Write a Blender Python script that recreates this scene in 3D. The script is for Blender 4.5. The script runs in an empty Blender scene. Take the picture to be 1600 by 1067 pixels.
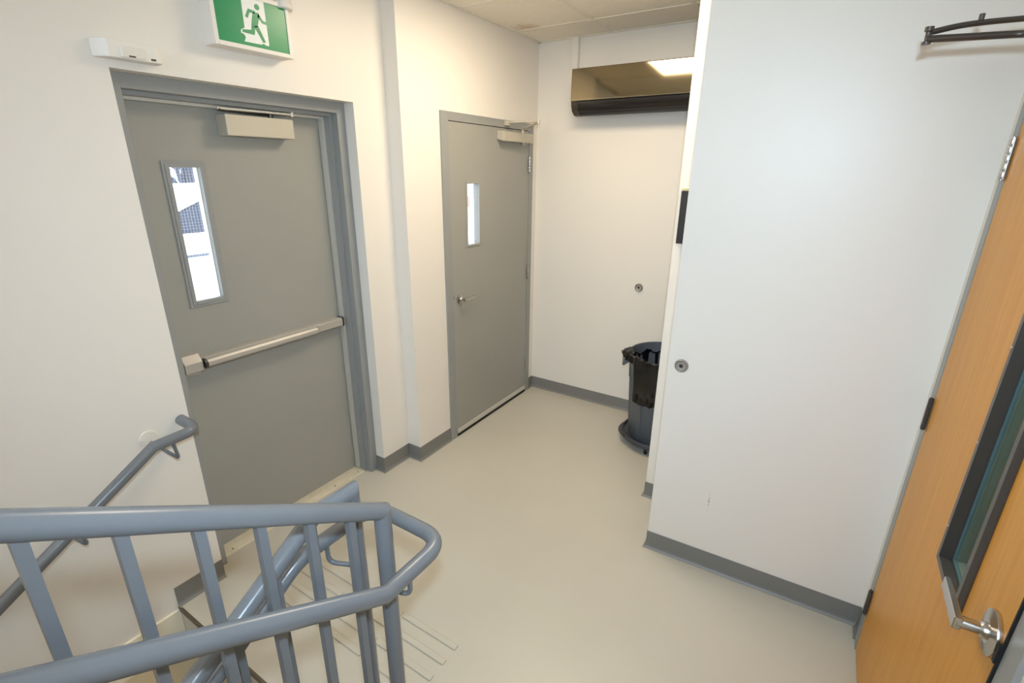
import bpy, bmesh, math, random
from mathutils import Vector, Matrix, noise

# ------------------------------------------------------------------ scene, camera, light
S = bpy.context.scene
C = bpy.context.collection
random.seed(7)

def srgb(r, g, b):
    f = lambda c: (c/255/12.92) if c/255 <= .04045 else ((c/255+.055)/1.055)**2.4
    return (f(r), f(g), f(b), 1.0)

cd = bpy.data.cameras.new('camera')
cd.sensor_width = 36.0
cd.lens = 773.3/1600*36.0
cd.clip_start = .02
cam = bpy.data.objects.new('camera', cd)
C.objects.link(cam)
_r, _u, _f = Vector((.8429, .5379, .0082)), Vector((-.1838, .2735, .9441)), Vector((-.5054, .7984, -.3275))
_f.normalize(); _r = (_r - _f*_r.dot(_f)).normalized(); _u = _r.cross(_f)
m = Matrix((( _r.x, _u.x, -_f.x, 2.1685), (_r.y, _u.y, -_f.y, -1.0311), (_r.z, _u.z, -_f.z, 1.8628), (0, 0, 0, 1)))
cam.matrix_world = m
S.camera = cam

S.view_settings.view_transform = 'Standard'
S.view_settings.look = 'None'
S.view_settings.gamma = 1.0
S.view_settings.exposure = 0.4
S.cycles.max_bounces = 12; S.cycles.diffuse_bounces = 6; S.cycles.glossy_bounces = 4; S.cycles.transmission_bounces = 4
try: S.view_settings.use_curve_mapping = False
except Exception: pass

W = bpy.data.worlds.new('overcast_winter_sky'); S.world = W; W.use_nodes = True
_bg = W.node_tree.nodes['Background']
_bg.inputs[0].default_value = (.80, .90, 1.0, 1); _bg.inputs[1].default_value = 4.8

TROFFER = 6.0         # glow of the recessed ceiling light diffuser
TROFFER_W = 14.2      # and the power it throws down
# the photographer's flash: the photo's cool hard shadows all converge just above the lens
fl = bpy.data.lights.new('camera_flash', 'SPOT')
fl.energy = 104.0; fl.color = (.62, .81, 1.0); fl.shadow_soft_size = .03
fl.spot_size = math.radians(132); fl.spot_blend = 1.0
flo = bpy.data.objects.new('camera_flash', fl); C.objects.link(flo)
flo.location = (2.19, -1.04, 2.05)
flo.rotation_euler = _f.to_track_quat('-Z', 'Y').to_euler()

# ------------------------------------------------------------------ materials
MATS = {}
def mat(name, col, rough=.5, metal=0., bump=0., bscale=200., var=0., vscale=3., spec=.5, coat=0., **kw):
    if name in MATS: return MATS[name]
    M = bpy.data.materials.new(name); M.use_nodes = True
    nt = M.node_tree; b = nt.nodes['Principled BSDF']
    b.inputs['Base Color'].default_value = col
    b.inputs['Roughness'].default_value = rough
    b.inputs['Metallic'].default_value = metal
    b.inputs['Specular IOR Level'].default_value = spec
    b.inputs['Coat Weight'].default_value = coat
    tc = nt.nodes.new('ShaderNodeTexCoord')
    if var > 0:
        n = nt.nodes.new('ShaderNodeTexNoise'); n.inputs['Scale'].default_value = vscale; n.inputs['Detail'].default_value = 5
        nt.links.new(tc.outputs['Object'], n.inputs['Vector'])
        r = nt.nodes.new('ShaderNodeValToRGB')
        r.color_ramp.elements[0].position = .3; r.color_ramp.elements[1].position = .7
        r.color_ramp.elements[0].color = tuple(c*(1-var) for c in col[:3])+(1,)
        r.color_ramp.elements[1].color = tuple(min(1, c*(1+var*.5)) for c in col[:3])+(1,)
        nt.links.new(n.outputs['Fac'], r.inputs['Fac']); nt.links.new(r.outputs['Color'], b.inputs['Base Color'])
    if bump > 0:
        n2 = nt.nodes.new('ShaderNodeTexNoise'); n2.inputs['Scale'].default_value = bscale; n2.inputs['Detail'].default_value = 3
        nt.links.new(tc.outputs['Object'], n2.inputs['Vector'])
        bp = nt.nodes.new('ShaderNodeBump'); bp.inputs['Strength'].default_value = bump; bp.inputs['Distance'].default_value = .002
        nt.links.new(n2.outputs['Fac'], bp.inputs['Height']); nt.links.new(bp.outputs['Normal'], b.inputs['Normal'])
    MATS[name] = M
    return M

def emit(name, col, s):
    M = bpy.data.materials.new(name); M.use_nodes = True
    b = M.node_tree.nodes['Principled BSDF']
    b.inputs['Base Color'].default_value = (.8, .8, .8, 1)
    b.inputs['Emission Color'].default_value = col; b.inputs['Emission Strength'].default_value = s
    MATS[name] = M
    return M

def glass(name, tint, refl=.08):
    M = bpy.data.materials.new(name); M.use_nodes = True
    nt = M.node_tree; nt.nodes.clear()
    o = nt.nodes.new('ShaderNodeOutputMaterial'); mx = nt.nodes.new('ShaderNodeMixShader')
    t = nt.nodes.new('ShaderNodeBsdfTransparent'); t.inputs[0].default_value = tint
    g = nt.nodes.new('ShaderNodeBsdfGlossy'); g.inputs['Roughness'].default_value = .02
    lw0 = nt.nodes.new('ShaderNodeLayerWeight'); lw0.inputs[0].default_value = .5
    pw = nt.nodes.new('ShaderNodeMath'); pw.operation = 'POWER'; pw.inputs[1].default_value = 5
    lw = nt.nodes.new('ShaderNodeMath'); lw.operation = 'MULTIPLY_ADD'; lw.inputs[1].default_value = .95; lw.inputs[2].default_value = .04
    nt.links.new(lw0.outputs['Facing'], pw.inputs[0]); nt.links.new(pw.outputs[0], lw.inputs[0])
    nt.links.new(lw.outputs[0], mx.inputs[0]); nt.links.new(t.outputs[0], mx.inputs[1]); nt.links.new(g.outputs[0], mx.inputs[2])
    nt.links.new(mx.outputs[0], o.inputs[0])
    MATS[name] = M
    return M

WALL = mat('white_wall_paint', srgb(230, 224, 214), .42, bump=.12, bscale=350, var=.015, vscale=1.5)
CEILT = mat('ceiling_tile', srgb(240, 232, 216), .9, bump=.5, bscale=260, var=.03, vscale=40)
GRID = mat('ceiling_grid_paint', srgb(232, 224, 208), .5)
FLOOR = mat('beige_sheet_vinyl', srgb(192, 186, 171), .34, bump=.06, bscale=500, var=.04, vscale=2.2)
BARM = mat('beige_tactile_bar', srgb(190, 184, 169), .45)
GREY = mat('grey_door_paint', srgb(153, 152, 144), .42, bump=.05, bscale=120, var=.03, vscale=3)
FRAME = mat('grey_frame_paint', srgb(146, 147, 144), .38, var=.03, vscale=6)
RAIL = mat('grey_rail_enamel', srgb(112, 116, 120), .27, bump=.06, bscale=60, var=.03, vscale=8)
BASE = mat('grey_rubber_base', srgb(122, 121, 117), .45, var=.02)
CAULK = mat('beige_base_caulk', srgb(186, 178, 158), .5)
ALU = mat('aluminium_trim', srgb(210, 206, 195), .38, metal=.3)
SATIN = mat('satin_chrome', srgb(196, 194, 190), .25, metal=1.)
STEEL = mat('brushed_steel', srgb(190, 186, 178), .33, metal=.9)
PANIC = mat('satin_aluminium_bar', srgb(178, 172, 163), .4, metal=.2)
PANICD = mat('panic_bar_end_plastic', srgb(52, 50, 48), .4)
CLOSER = mat('beige_grey_closer_cover', srgb(190, 183, 166), .4, metal=.15)
DARK = mat('dark_bronze', srgb(86, 80, 76), .35, metal=.6)
BLACK = mat('black_plastic', srgb(36, 34, 32), .45)
GASKET = mat('black_gasket', srgb(18, 18, 18), .7)
WHITEP = mat('white_plastic', srgb(232, 226, 216), .38)
OFFW = mat('painted_bracket_flange', srgb(226, 219, 207), .4)
WOOD = None
THRESH = mat('pale_threshold', srgb(214, 204, 180), .45, metal=.2, var=.08, vscale=20)
GREEN = mat('exit_green', srgb(0, 140, 86), .28)
PICT = mat('exit_white', srgb(236, 238, 232), .35)
BIN = mat('charcoal_bin_plastic', srgb(86, 92, 100), .42, var=.05, vscale=10)
BAG = mat('black_bin_liner', srgb(14, 14, 15), .2, bump=.4, bscale=45)
SNOW = mat('snow', srgb(240, 243, 248), .9, bump=.4, bscale=6)
CARW = mat('white_vehicle_paint', srgb(232, 236, 242), .25)
CARG = mat('blue_grey_vehicle_glass', srgb(26, 33, 50), .35)
BARK = mat('brown_bark', srgb(62, 62, 70), .9, bump=.5, bscale=30)
BRICKC = mat('red_brown_masonry', srgb(160, 112, 98), .85, var=.2, vscale=12)
TREAD = mat('brown_stair_tread', srgb(176, 160, 130), .5, var=.05)
NOSE = mat('dark_nosing', srgb(90, 80, 64), .5)
CREAM_LIT = mat('cream_lit_wall_paint', srgb(240, 230, 206), .5, var=.02)  # wall cream with the light on the lower left wall put into it
WIRE = mat('glass_wire', srgb(200, 205, 212), .4, metal=.5)
GLASS = glass('clear_wired_glass', (.97, .98, 1, 1))
GLASS3 = glass('greenish_glass', (.80, .90, .84, 1))
SCREW = mat('screw_head', srgb(70, 62, 52), .5, metal=.5)

def wood():
    M = bpy.data.materials.new('maple_veneer'); M.use_nodes = True
    nt = M.node_tree; b = nt.nodes['Principled BSDF']; b.inputs['Roughness'].default_value = .42
    b.inputs['Specular IOR Level'].default_value = .35
    tc = nt.nodes.new('ShaderNodeTexCoord'); mp = nt.nodes.new('ShaderNodeMapping')
    mp.inputs['Scale'].default_value = (14, 14, .7)
    n = nt.nodes.new('ShaderNodeTexNoise'); n.inputs['Scale'].default_value = 3; n.inputs['Detail'].default_value = 8; n.inputs['Distortion'].default_value = .8
    r = nt.nodes.new('ShaderNodeValToRGB')
    r.color_ramp.elements[0].position = .25; r.color_ramp.elements[0].color = srgb(200, 138, 48)
    r.color_ramp.elements[1].position = .75; r.color_ramp.elements[1].color = srgb(212, 155, 66)
    nt.links.new(tc.outputs['Object'], mp.inputs[0]); nt.links.new(mp.outputs[0], n.inputs['Vector'])
    nt.links.new(n.outputs['Fac'], r.inputs['Fac']); nt.links.new(r.outputs['Color'], b.inputs['Base Color'])
    return M
WOOD = wood()

def mirror_panel():
    M = mat('smoked_mirror_panel', srgb(150, 138, 114), .06, metal=1.)
    return M
MIRROR = mirror_panel()

def stained_tile():
    M = CEILT.copy(); M.name = 'ceiling_tile_stained'
    nt = M.node_tree; b = nt.nodes['Principled BSDF']
    src = b.inputs['Base Color'].links[0].from_socket
    g = nt.nodes.new('ShaderNodeNewGeometry')
    vm = nt.nodes.new('ShaderNodeVectorMath'); vm.operation = 'DISTANCE'; vm.inputs[1].default_value = (.235, 2.17, 2.743)
    nt.links.new(g.outputs['Position'], vm.inputs[0])
    nn = nt.nodes.new('ShaderNodeTexNoise'); nn.inputs['Scale'].default_value = 18
    ad = nt.nodes.new('ShaderNodeMath'); ad.operation = 'MULTIPLY_ADD'; ad.inputs[1].default_value = .16
    nt.links.new(nn.outputs['Fac'], ad.inputs[0]); nt.links.new(vm.outputs['Value'], ad.inputs[2])
    rp = nt.nodes.new('ShaderNodeValToRGB')
    rp.color_ramp.elements[0].position = .10; rp.color_ramp.elements[0].color = (.55, .55, .55, 1)
    rp.color_ramp.elements[1].position = .19; rp.color_ramp.elements[1].color = (0, 0, 0, 1)
    nt.links.new(ad.outputs[0], rp.inputs[0])
    mx = nt.nodes.new('ShaderNodeMix'); mx.data_type = 'RGBA'
    nt.links.new(rp.outputs[0], mx.inputs['Factor']); nt.links.new(src, mx.inputs[6]); mx.inputs[7].default_value = srgb(186, 150, 104)
    nt.links.new(mx.outputs[2], b.inputs['Base Color'])
    return M
CEILS = stained_tile()

def scuffed_wall():
    M = WALL.copy(); M.name = 'white_wall_paint_scuffed'
    nt = M.node_tree; b = nt.nodes['Principled BSDF']; src = b.inputs['Base Color'].links[0].from_socket
    g = nt.nodes.new('ShaderNodeNewGeometry'); mp = nt.nodes.new('ShaderNodeMapping')
    mp.inputs['Location'].default_value = (-1.9075*1/.006, 0, -.38*1/.07); mp.inputs['Scale'].default_value = (1/.006, 0, 1/.07)
    ln = nt.nodes.new('ShaderNodeVectorMath'); ln.operation = 'LENGTH'
    nt.links.new(g.outputs['Position'], mp.inputs[0]); nt.links.new(mp.outputs[0], ln.inputs[0])
    n = nt.nodes.new('ShaderNodeTexNoise'); n.inputs['Scale'].default_value = 140
    nt.links.new(g.outputs['Position'], n.inputs['Vector'])
    a = nt.nodes.new('ShaderNodeMath'); a.operation = 'MULTIPLY_ADD'; a.inputs[1].default_value = 2.6
    nt.links.new(n.outputs['Fac'], a.inputs[0]); nt.links.new(ln.outputs['Value'], a.inputs[2])
    r = nt.nodes.new('ShaderNodeValToRGB'); r.color_ramp.elements[0].position = .0; r.color_ramp.elements[1].position = 1.0
    sc = nt.nodes.new('ShaderNodeMapRange'); sc.inputs[1].default_value = 1.35; sc.inputs[2].default_value = 1.75; sc.inputs[3].default_value = .75; sc.inputs[4].default_value = 0
    nt.links.new(a.outputs[0], sc.inputs[0])
    mx = nt.nodes.new('ShaderNodeMix'); mx.data_type = 'RGBA'
    nt.links.new(sc.outputs[0], mx.inputs['Factor']); nt.links.new(src, mx.inputs[6]); mx.inputs[7].default_value = srgb(90, 86, 82)
    nt.links.new(mx.outputs[2], b.inputs['Base Color']); nt.nodes.remove(r)
    return M
WALLS = scuffed_wall()

# ------------------------------------------------------------------ mesh helpers
def BM(): return bmesh.new()

def box(bm, x0, x1, y0, y1, z0, z1, bev=0., seg=2):
    b = bmesh.new()
    bmesh.ops.create_cube(b, size=1)
    for v in b.verts:
        v.co = Vector(((x0+x1)/2+v.co.x*(x1-x0), (y0+y1)/2+v.co.y*(y1-y0), (z0+z1)/2+v.co.z*(z1-z0)))
    if bev > 0:
        bmesh.ops.bevel(b, geom=b.edges[:], offset=bev, segments=seg, affect='EDGES', profile=.5)
    join(bm, b)
    return bm

def join(bm, b, M=None):
    mp = {}
    for v in b.verts: mp[v] = bm.verts.new(M @ v.co if M else v.co)
    for f in b.faces:
        try:
            nf = bm.faces.new([mp[v] for v in f.verts]); nf.smooth = f.smooth
        except ValueError: pass
    b.free()

def prism(bm, poly, axis, a0, a1, bev=0.):
    """extrude 2-D polygon along axis; poly coords are the two other axes in xyz order"""
    b = bmesh.new()
    def P(u, v, a):
        return {'x': (a, u, v), 'y': (u, a, v), 'z': (u, v, a)}[axis]
    A = [b.verts.new(P(u, v, a0)) for u, v in poly]; B = [b.verts.new(P(u, v, a1)) for u, v in poly]
    n = len(poly)
    b.faces.new(A); b.faces.new(B[::-1])
    for i in range(n): b.faces.new((A[i], B[i], B[(i+1) % n], A[(i+1) % n]))
    bmesh.ops.recalc_face_normals(b, faces=b.faces[:])
    if bev > 0:
        bmesh.ops.bevel(b, geom=b.edges[:], offset=bev, segments=2, affect='EDGES', profile=.5)
    join(bm, b)
    return bm

def fillet(pts, r, n=8):
    pts = [Vector(p) for p in pts]; out = [pts[0]]
    for i in range(1, len(pts)-1):
        p, a, b = pts[i], pts[i-1], pts[i+1]
        da, db = (a-p), (b-p)
        rr = min(r, da.length*.49, db.length*.49) if r else 0
        if rr < 1e-5: out.append(p); continue
        s, e = p+da.normalized()*rr, p+db.normalized()*rr
        for k in range(n+1):
            t = k/n
            out.append(s*(1-t)**2+p*2*t*(1-t)+e*t*t)
    out.append(pts[-1])
    return out

def tube(bm, pts, r, seg=16, cap=True, flat=False, rad=None, rng=None):
    pts = [Vector(p) for p in pts]; b = bmesh.new(); rings = []
    n = len(pts); T = []
    for i in range(n):
        if i == 0: t = pts[1]-pts[0]
        elif i == n-1: t = pts[-1]-pts[-2]
        else: t = (pts[i+1]-pts[i]).normalized()+(pts[i]-pts[i-1]).normalized()
        T.append(t.normalized())
    ref = Vector((0, 0, 1)) if abs(T[0].z) < .9 else Vector((1, 0, 0))
    N = (ref-T[0]*ref.dot(T[0])).normalized()
    for i in range(n):
        if i: N = (N-T[i]*N.dot(T[i])).normalized()
        Bn = T[i].cross(N)
        mit = 1.
        if 0 < i < n-1:
            c = (pts[i+1]-pts[i]).normalized().dot((pts[i]-pts[i-1]).normalized())
            mit = 1/max(.5, math.sqrt((1+c)/2))
            bd = ((pts[i+1]-pts[i]).normalized()-(pts[i]-pts[i-1]).normalized())
            bd = bd.normalized() if bd.length > 1e-6 else None
        else: bd = None
        ring = []
        for k in range(seg):
            a = 2*math.pi*k/seg
            o = (N*math.cos(a)+Bn*math.sin(a))*(rad[i] if rad else r)
            if bd: o = o+bd*(o.dot(bd)*(mit-1))
            ring.append(b.verts.new(pts[i]+o))
        rings.append(ring)
    i0, i1 = rng or (0, n-1)
    for i in range(i0, i1):
        for k in range(seg):
            f = b.faces.new((rings[i][k], rings[i][(k+1) % seg], rings[i+1][(k+1) % seg], rings[i+1][k])); f.smooth = not flat
    if cap:
        b.faces.new(rings[i0][::-1]); b.faces.new(rings[i1])
    bmesh.ops.delete(b, geom=[v for v in b.verts if not v.link_faces], context='VERTS')
    bmesh.ops.recalc_face_normals(b, faces=b.faces[:])
    join(bm, b)
    return bm

def lathe(bm, prof, c, axis='z', seg=32, sx=1., sy=1.):
    """prof: (radius, offset along axis); c: centre"""
    b = bmesh.new(); rings = []
    for r, h in prof:
        ring = []
        for k in range(seg):
            a = 2*math.pi*k/seg; p, q = r*math.cos(a)*sx, r*math.sin(a)*sy
            v = {'z': (p, q, h), 'x': (h, p, q), 'y': (p, h, q)}[axis]
            ring.append(b.verts.new(Vector(c)+Vector(v)))
        rings.append(ring)
    for i in range(len(rings)-1):
        for k in range(seg):
            f = b.faces.new((rings[i][k], rings[i][(k+1) % seg], rings[i+1][(k+1) % seg], rings[i+1][k])); f.smooth = True
    b.faces.new(rings[0][::-1]); b.faces.new(rings[-1])
    bmesh.ops.recalc_face_normals(b, faces=b.faces[:])
    join(bm, b)
    return bm

ORG = {}
def org(o): return ORG.get(o.name, Vector((0, 0, 0)))

def obj(name, bm, m, parent=None, smooth_angle=None):
    if bm.faces: pass
    o0 = org(parent) if parent else None
    if o0 is None:
        xs = [v.co for v in bm.verts]
        o0 = Vector(((min(v.x for v in xs)+max(v.x for v in xs))/2, (min(v.y for v in xs)+max(v.y for v in xs))/2, min(v.z for v in xs)))
    for v in bm.verts: v.co -= o0
    bmesh.ops.recalc_face_normals(bm, faces=bm.faces[:])
    for e in bm.edges:
        if len(e.link_faces) == 2 and e.calc_face_angle(0) > .75: e.smooth = False
    me = bpy.data.meshes.new(name); bm.to_mesh(me); bm.free()
    for mm in (m if isinstance(m, (list, tuple)) else [m]): me.materials.append(mm)
    o = bpy.data.objects.new(name, me); C.objects.link(o)
    if parent: o.parent = parent
    else: o.location = o0
    ORG[o.name] = o0
    return o

def tag(o, label, cat, group=None, kind=None):
    o['label'] = label; o['category'] = cat
    if group: o['group'] = group
    if kind: o['kind'] = kind
    return o

def thing(name, label, cat, loc, group=None, kind=None):
    o = bpy.data.objects.new(name, None); C.objects.link(o); o.location = loc; o.empty_display_size = .1
    ORG[o.name] = Vector(loc)
    return tag(o, label, cat, group, kind)

def struct(name, bm, m, label, cat):
    return tag(obj(name, bm, m), label, cat, kind='structure')

def copy_part(o, parent, delta):
    c = o.copy(); C.objects.link(c); c.parent = parent; c.location = Vector(o.location)+Vector(delta)
    ORG[c.name] = org(o)
    return c

# ------------------------------------------------------------------ dimensions
D2 = .104        # door-2 wall stands this far proud of the exit-door wall
YB, H = 2.567, 2.743
YJ, YR, YL, ZR = 1.094, .868, -.174, 2.18
YS = -.3845      # top nosing of the flight going down
XR = 2.572
XP, YP, YPR = 1.6446, 1.132, 1.163
XQ, YQ = 1.498, 1.5466
RISE, RUN = .18, .285
YF = -4.6        # far end of the stairwell behind the camera
HB = .101
TOP = 5.4

# ------------------------------------------------------------------ structure: walls
b = BM()
box(b, -.22, 0, YR, YJ, -.3, H+.05)
box(b, -.22, 0, YL, YR, ZR, H+.05)
box(b, -.22, 0, YF-.15, YL, -3.0, TOP)
box(b, -.22, 0, YL, YJ, H+.05, TOP)
box(b, -.22, 0, YL, YR, -.3, -.004)
wl = struct('wall_left', b, WALL, 'white painted stairwell wall holding the exit door and the handrail', 'wall')
# wall of door 2 (proud of the first), hole for door 2
Y2L, Y2A, Y2B, Y2R, Z2 = 1.411, 1.478, 2.436, 2.492, 2.14
b = BM()
box(b, -.22, D2, YJ, Y2A-.012, -.3, H+.05)
box(b, -.22, D2, Y2B+.012, YB+.12, -.3, H+.05)
box(b, -.22, D2, Y2A-.012, Y2B+.012, Z2+.012, H+.05)
box(b, -.22, D2, Y2A-.012, Y2B+.012, -.3, -.004)
struct('wall_left_far', b, WALL, 'white wall stepping forward around the narrow grey door', 'wall')
b = BM(); box(b, D2, XR+.12, YB, YB+.12, -.3, H+.05)
struct('wall_back', b, WALL, 'white back wall carrying the air conditioner', 'wall')
# partition in front (slightly skewed) and the wall behind it
b = BM(); prism(b, [(XP, YP), (XR+.1, YPR+.003), (XR+.1, YQ), (XP, YQ)], 'z', -.1, H+.05)
struct('wall_partition', b, WALLS, 'large white partition wall beside the wooden door', 'wall')
b = BM(); box(b, XQ, XR+.1, YQ, YQ+.12, -.1, H+.05)
struct('wall_partition_rear', b, WALL, 'narrow strip of white wall just behind the partition edge', 'wall')
# right wall with door 3
Y3H, Y3L, Z3 = 1.02, -.005, 2.14
b = BM()
box(b, XR, XR+.14, Y3H+.01, YB+.12, -.1, H+.05)
box(b, XR, XR+.14, Y3L-.01, Y3H+.01, Z3+.012, H+.05)
box(b, XR, XR+.14, YF-.15, Y3L-.01, -.3, TOP)
box(b, XR, XR+.14, Y3L-.01, YB+.12, H+.05, TOP)
struct('wall_right', b, WALL, 'white wall around the wooden door at right', 'wall')
wx0, wx1, wz0, wz1 = .15, 2.42, 2.2, 5.2     # tall stair window behind the viewer
b = BM()
box(b, -.22, XR+.14, YF-.15, YF, -3.0, wz0); box(b, -.22, XR+.14, YF-.15, YF, wz1, TOP)
box(b, -.22, wx0, YF-.15, YF, wz0, wz1); box(b, wx1, XR+.14, YF-.15, YF, wz0, wz1)
struct('wall_front', b, WALL, 'white end wall of the stairwell', 'wall')
wn = thing('window_1', 'tall stair window over the half landing', 'window', ((wx0+wx1)/2, YF, wz0), kind='structure')
b = BM()
for a in ((wx0, wx0+.05, wz0, wz1), (wx1-.05, wx1, wz0, wz1), (wx0+.05, wx1-.05, wz0, wz0+.05), (wx0+.05, wx1-.05, wz1-.05, wz1), (1.26, 1.31, wz0+.05, wz1-.05)):
    box(b, a[0], a[1], YF-.11, YF-.05, a[2], a[3])
obj('window_frame', b, ALU, wn)
for a in ((wx0+.05, 1.26), (1.31, wx1-.05)):
    b = BM(); box(b, a[0], a[1], YF-.085, YF-.075, wz0+.05, wz1-.05); obj('glass_pane', b, GLASS, wn)
b = BM(); box(b, 0, XR, YF, -.50-RUN*11+.02, RISE*11-.2, RISE*11)
struct('floor_half_landing', b, FLOOR, 'beige half landing at the top of the rising flight', 'floor')
b = BM()
box(b, 0, XR, -1.35, -1.23, H, TOP)
struct('wall_soffit', b, WALL, 'white bulkhead above the stairs', 'wall')
b = BM(); box(b, -.22, XR+.14, YF-.15, -1.23, TOP, TOP+.1)
struct('ceiling_stairwell', b, CEILT, 'pale ceiling high above the stair flight', 'ceiling')

# landing floor (runs into the recess of door 1)
b = BM()
box(b, 0, XR+.14, YS, YB, -.28, 0)
box(b, -.205, 0, YL+.001, YR-.001, -.28, 0)
fl_ = struct('floor', b, FLOOR, 'beige sheet vinyl landing floor', 'floor')
b = BM(); box(b, 0.004, 1.29, YS-.004, YS+.007, -.02, .0015, .001)
obj('stair_nosing', b, NOSE, fl_)

# tactile bars in front of the flight
t = thing('tactile_warning_strips', 'rows of raised beige tactile bars on floor at the stair top', 'tactile strips', (.71, .02, 0))
first = None
for j in range(4):
    for i in range(3):
        if first is None:
            b = BM(); box(b, .265, .562, -.113, -.087, 0, .006, .002, 1)
            first = obj('raised_bar', b, BARM, t)
        else: copy_part(first, t, (.308*i, .0765*j, 0))

# flight going down (left) and flight going up (right)
for k in range(1, 9):
    b = BM()
    z = -RISE*k
    box(b, 0, 1.29, YS-RUN*k, YS-RUN*(k-1)+.02, z-.2, z)
    s = struct('stair_step_down' if k == 1 else 'stair_step_down', b, TREAD, 'beige step of the flight going down by the left wall', 'step')
    s['group'] = 'steps of the flight going down'
    b = BM(); box(b, .002, 1.288, YS-RUN*k-.004, YS-RUN*k+.010, z-.02, z+.0015, .001)
    obj('nosing', b, NOSE, s)
for k in range(1, 12):
    b = BM(); y = -.50-RUN*(k-1)
    box(b, 1.33, XR, y-RUN-.02, y, RISE*(k-1)-.1, RISE*k)
    s = struct('stair_step_up', b, TREAD, 'beige step of the flight going up beside the wooden door', 'step')
    s['group'] = 'steps of the flight going up'
b = BM(); box(b, 0, XR, YF, YS-RUN*8+.02, -RISE*8-.3, -RISE*8-.18)
struct('floor_lower', b, FLOOR, 'beige floor at the foot of the stairs', 'floor')
b = BM(); prism(b, [(YS, -.28), (YS, -.001), (YS-RUN*8, -RISE*8-.001), (YS-RUN*8, -RISE*8-.3)], 'x', 1.29, 1.33)
struct('stair_stringer', b, RAIL, 'grey stringer plate between the two flights', 'stringer')
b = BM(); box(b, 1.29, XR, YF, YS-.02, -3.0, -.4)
struct('wall_under_stairs', b, CREAM_LIT, 'painted wall beneath the rising flight', 'wall')
# added strip on the left wall below landing level, light painted into its colour
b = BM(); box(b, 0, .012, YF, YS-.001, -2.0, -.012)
struct('trim_1', b, CREAM_LIT, 'added cream strip along the left wall below landing level, painted brighter as lit wall', 'lit wall strip')

# ------------------------------------------------------------------ ceiling: tiles and grid
b = BM(); box(b, -.22, XR+.14, -1.35, YB+.12, H+.045, H+.12)
ce = struct('ceiling', b, GRID, 'suspended ceiling of pale mineral tiles', 'ceiling')
gx = [0.0, .07, .68, 1.29, 1.90, 2.51, XR]
gy = [-1.23, -.83, .39, 1.0, 1.61, 2.22, YB]
for i in range(len(gx)-1):
    for j in range(len(gy)-1):
        x0, x1, y0, y1 = gx[i], gx[i+1], gy[j], gy[j+1]
        if i == 2 and j == 3: continue
        if x1-x0 < .08 and j >= 2 and i == 0: continue
        if y0 >= YJ-.1 and x0 < D2: x0 = D2
        if x1-x0 < .02: continue
        b = BM(); box(b, x0+.004, x1-.004, y0+.004, y1-.004, H+.003, H+.04)
        obj('ceiling_tile', b, CEILS if (i == 1 and j in (4, 5)) else CEILT, ce)
for x in gx[1:-1]:
    if x < .1: continue
    b = BM(); box(b, x-.012, x+.012, -1.23, YB, H-.001, H+.0035); obj('ceiling_grid_bar', b, GRID, ce)
for y in gy[1:-1]:
    b = BM(); box(b, D2 if y > YJ else 0, XR, y-.012, y+.012, H-.0012, H+.003); obj('ceiling_grid_bar', b, GRID, ce)
for nm, a in (('left', (D2, D2+.02, YJ, YB)), ('back', (D2, XR, YB-.02, YB)), ('left', (0, .02, -1.23, YJ))):
    b = BM(); box(b, a[0], a[1], a[2], a[3], H-.0015, H+.003); obj('ceiling_edge_angle', b, GRID, ce)

LAMP = emit('lit_diffuser', (1.0, .83, .60, 1), TROFFER)
def troffer(x0, x1, y0, y1, z, label, m=None, power=0):
    t = thing('ceiling_light', label, 'ceiling light', ((x0+x1)/2, (y0+y1)/2, z))
    b = BM()
    w = .022
    for a in ((x0, x1, y0, y0+w), (x0, x1, y1-w, y1), (x0, x0+w, y0+w, y1-w), (x1-w, x1, y0+w, y1-w)):
        box(b, a[0], a[1], a[2], a[3], z-.004, z+.03)
    obj('light_frame', b, WHITEP, t)
    b = BM(); box(b, x0+w, x1-w, y0+w, y1-w, z+.003, z+.028); obj('diffuser', b, m or LAMP, t)
    if power:
        al = bpy.data.lights.new('troffer_light', 'AREA'); al.shape = 'RECTANGLE'; al.size = x1-x0-2*w; al.size_y = y1-y0-2*w
        al.energy = power; al.color = (1.0, .84, .63)
        ao = bpy.data.objects.new('troffer_light', al); C.objects.link(ao); ao.parent = t; ao.location = (0, 0, -.002)
troffer(.68, 1.29, 1.0, 1.61, H+.001, 'recessed square ceiling light mirrored in the air conditioner front', power=TROFFER_W)
troffer(.7, 1.9, -3.2, -2.59, TOP-.03, 'recessed rectangular ceiling light high above the stairs', emit('stair_diffuser', (1.0, .86, .66, 1), 4.0))

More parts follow.
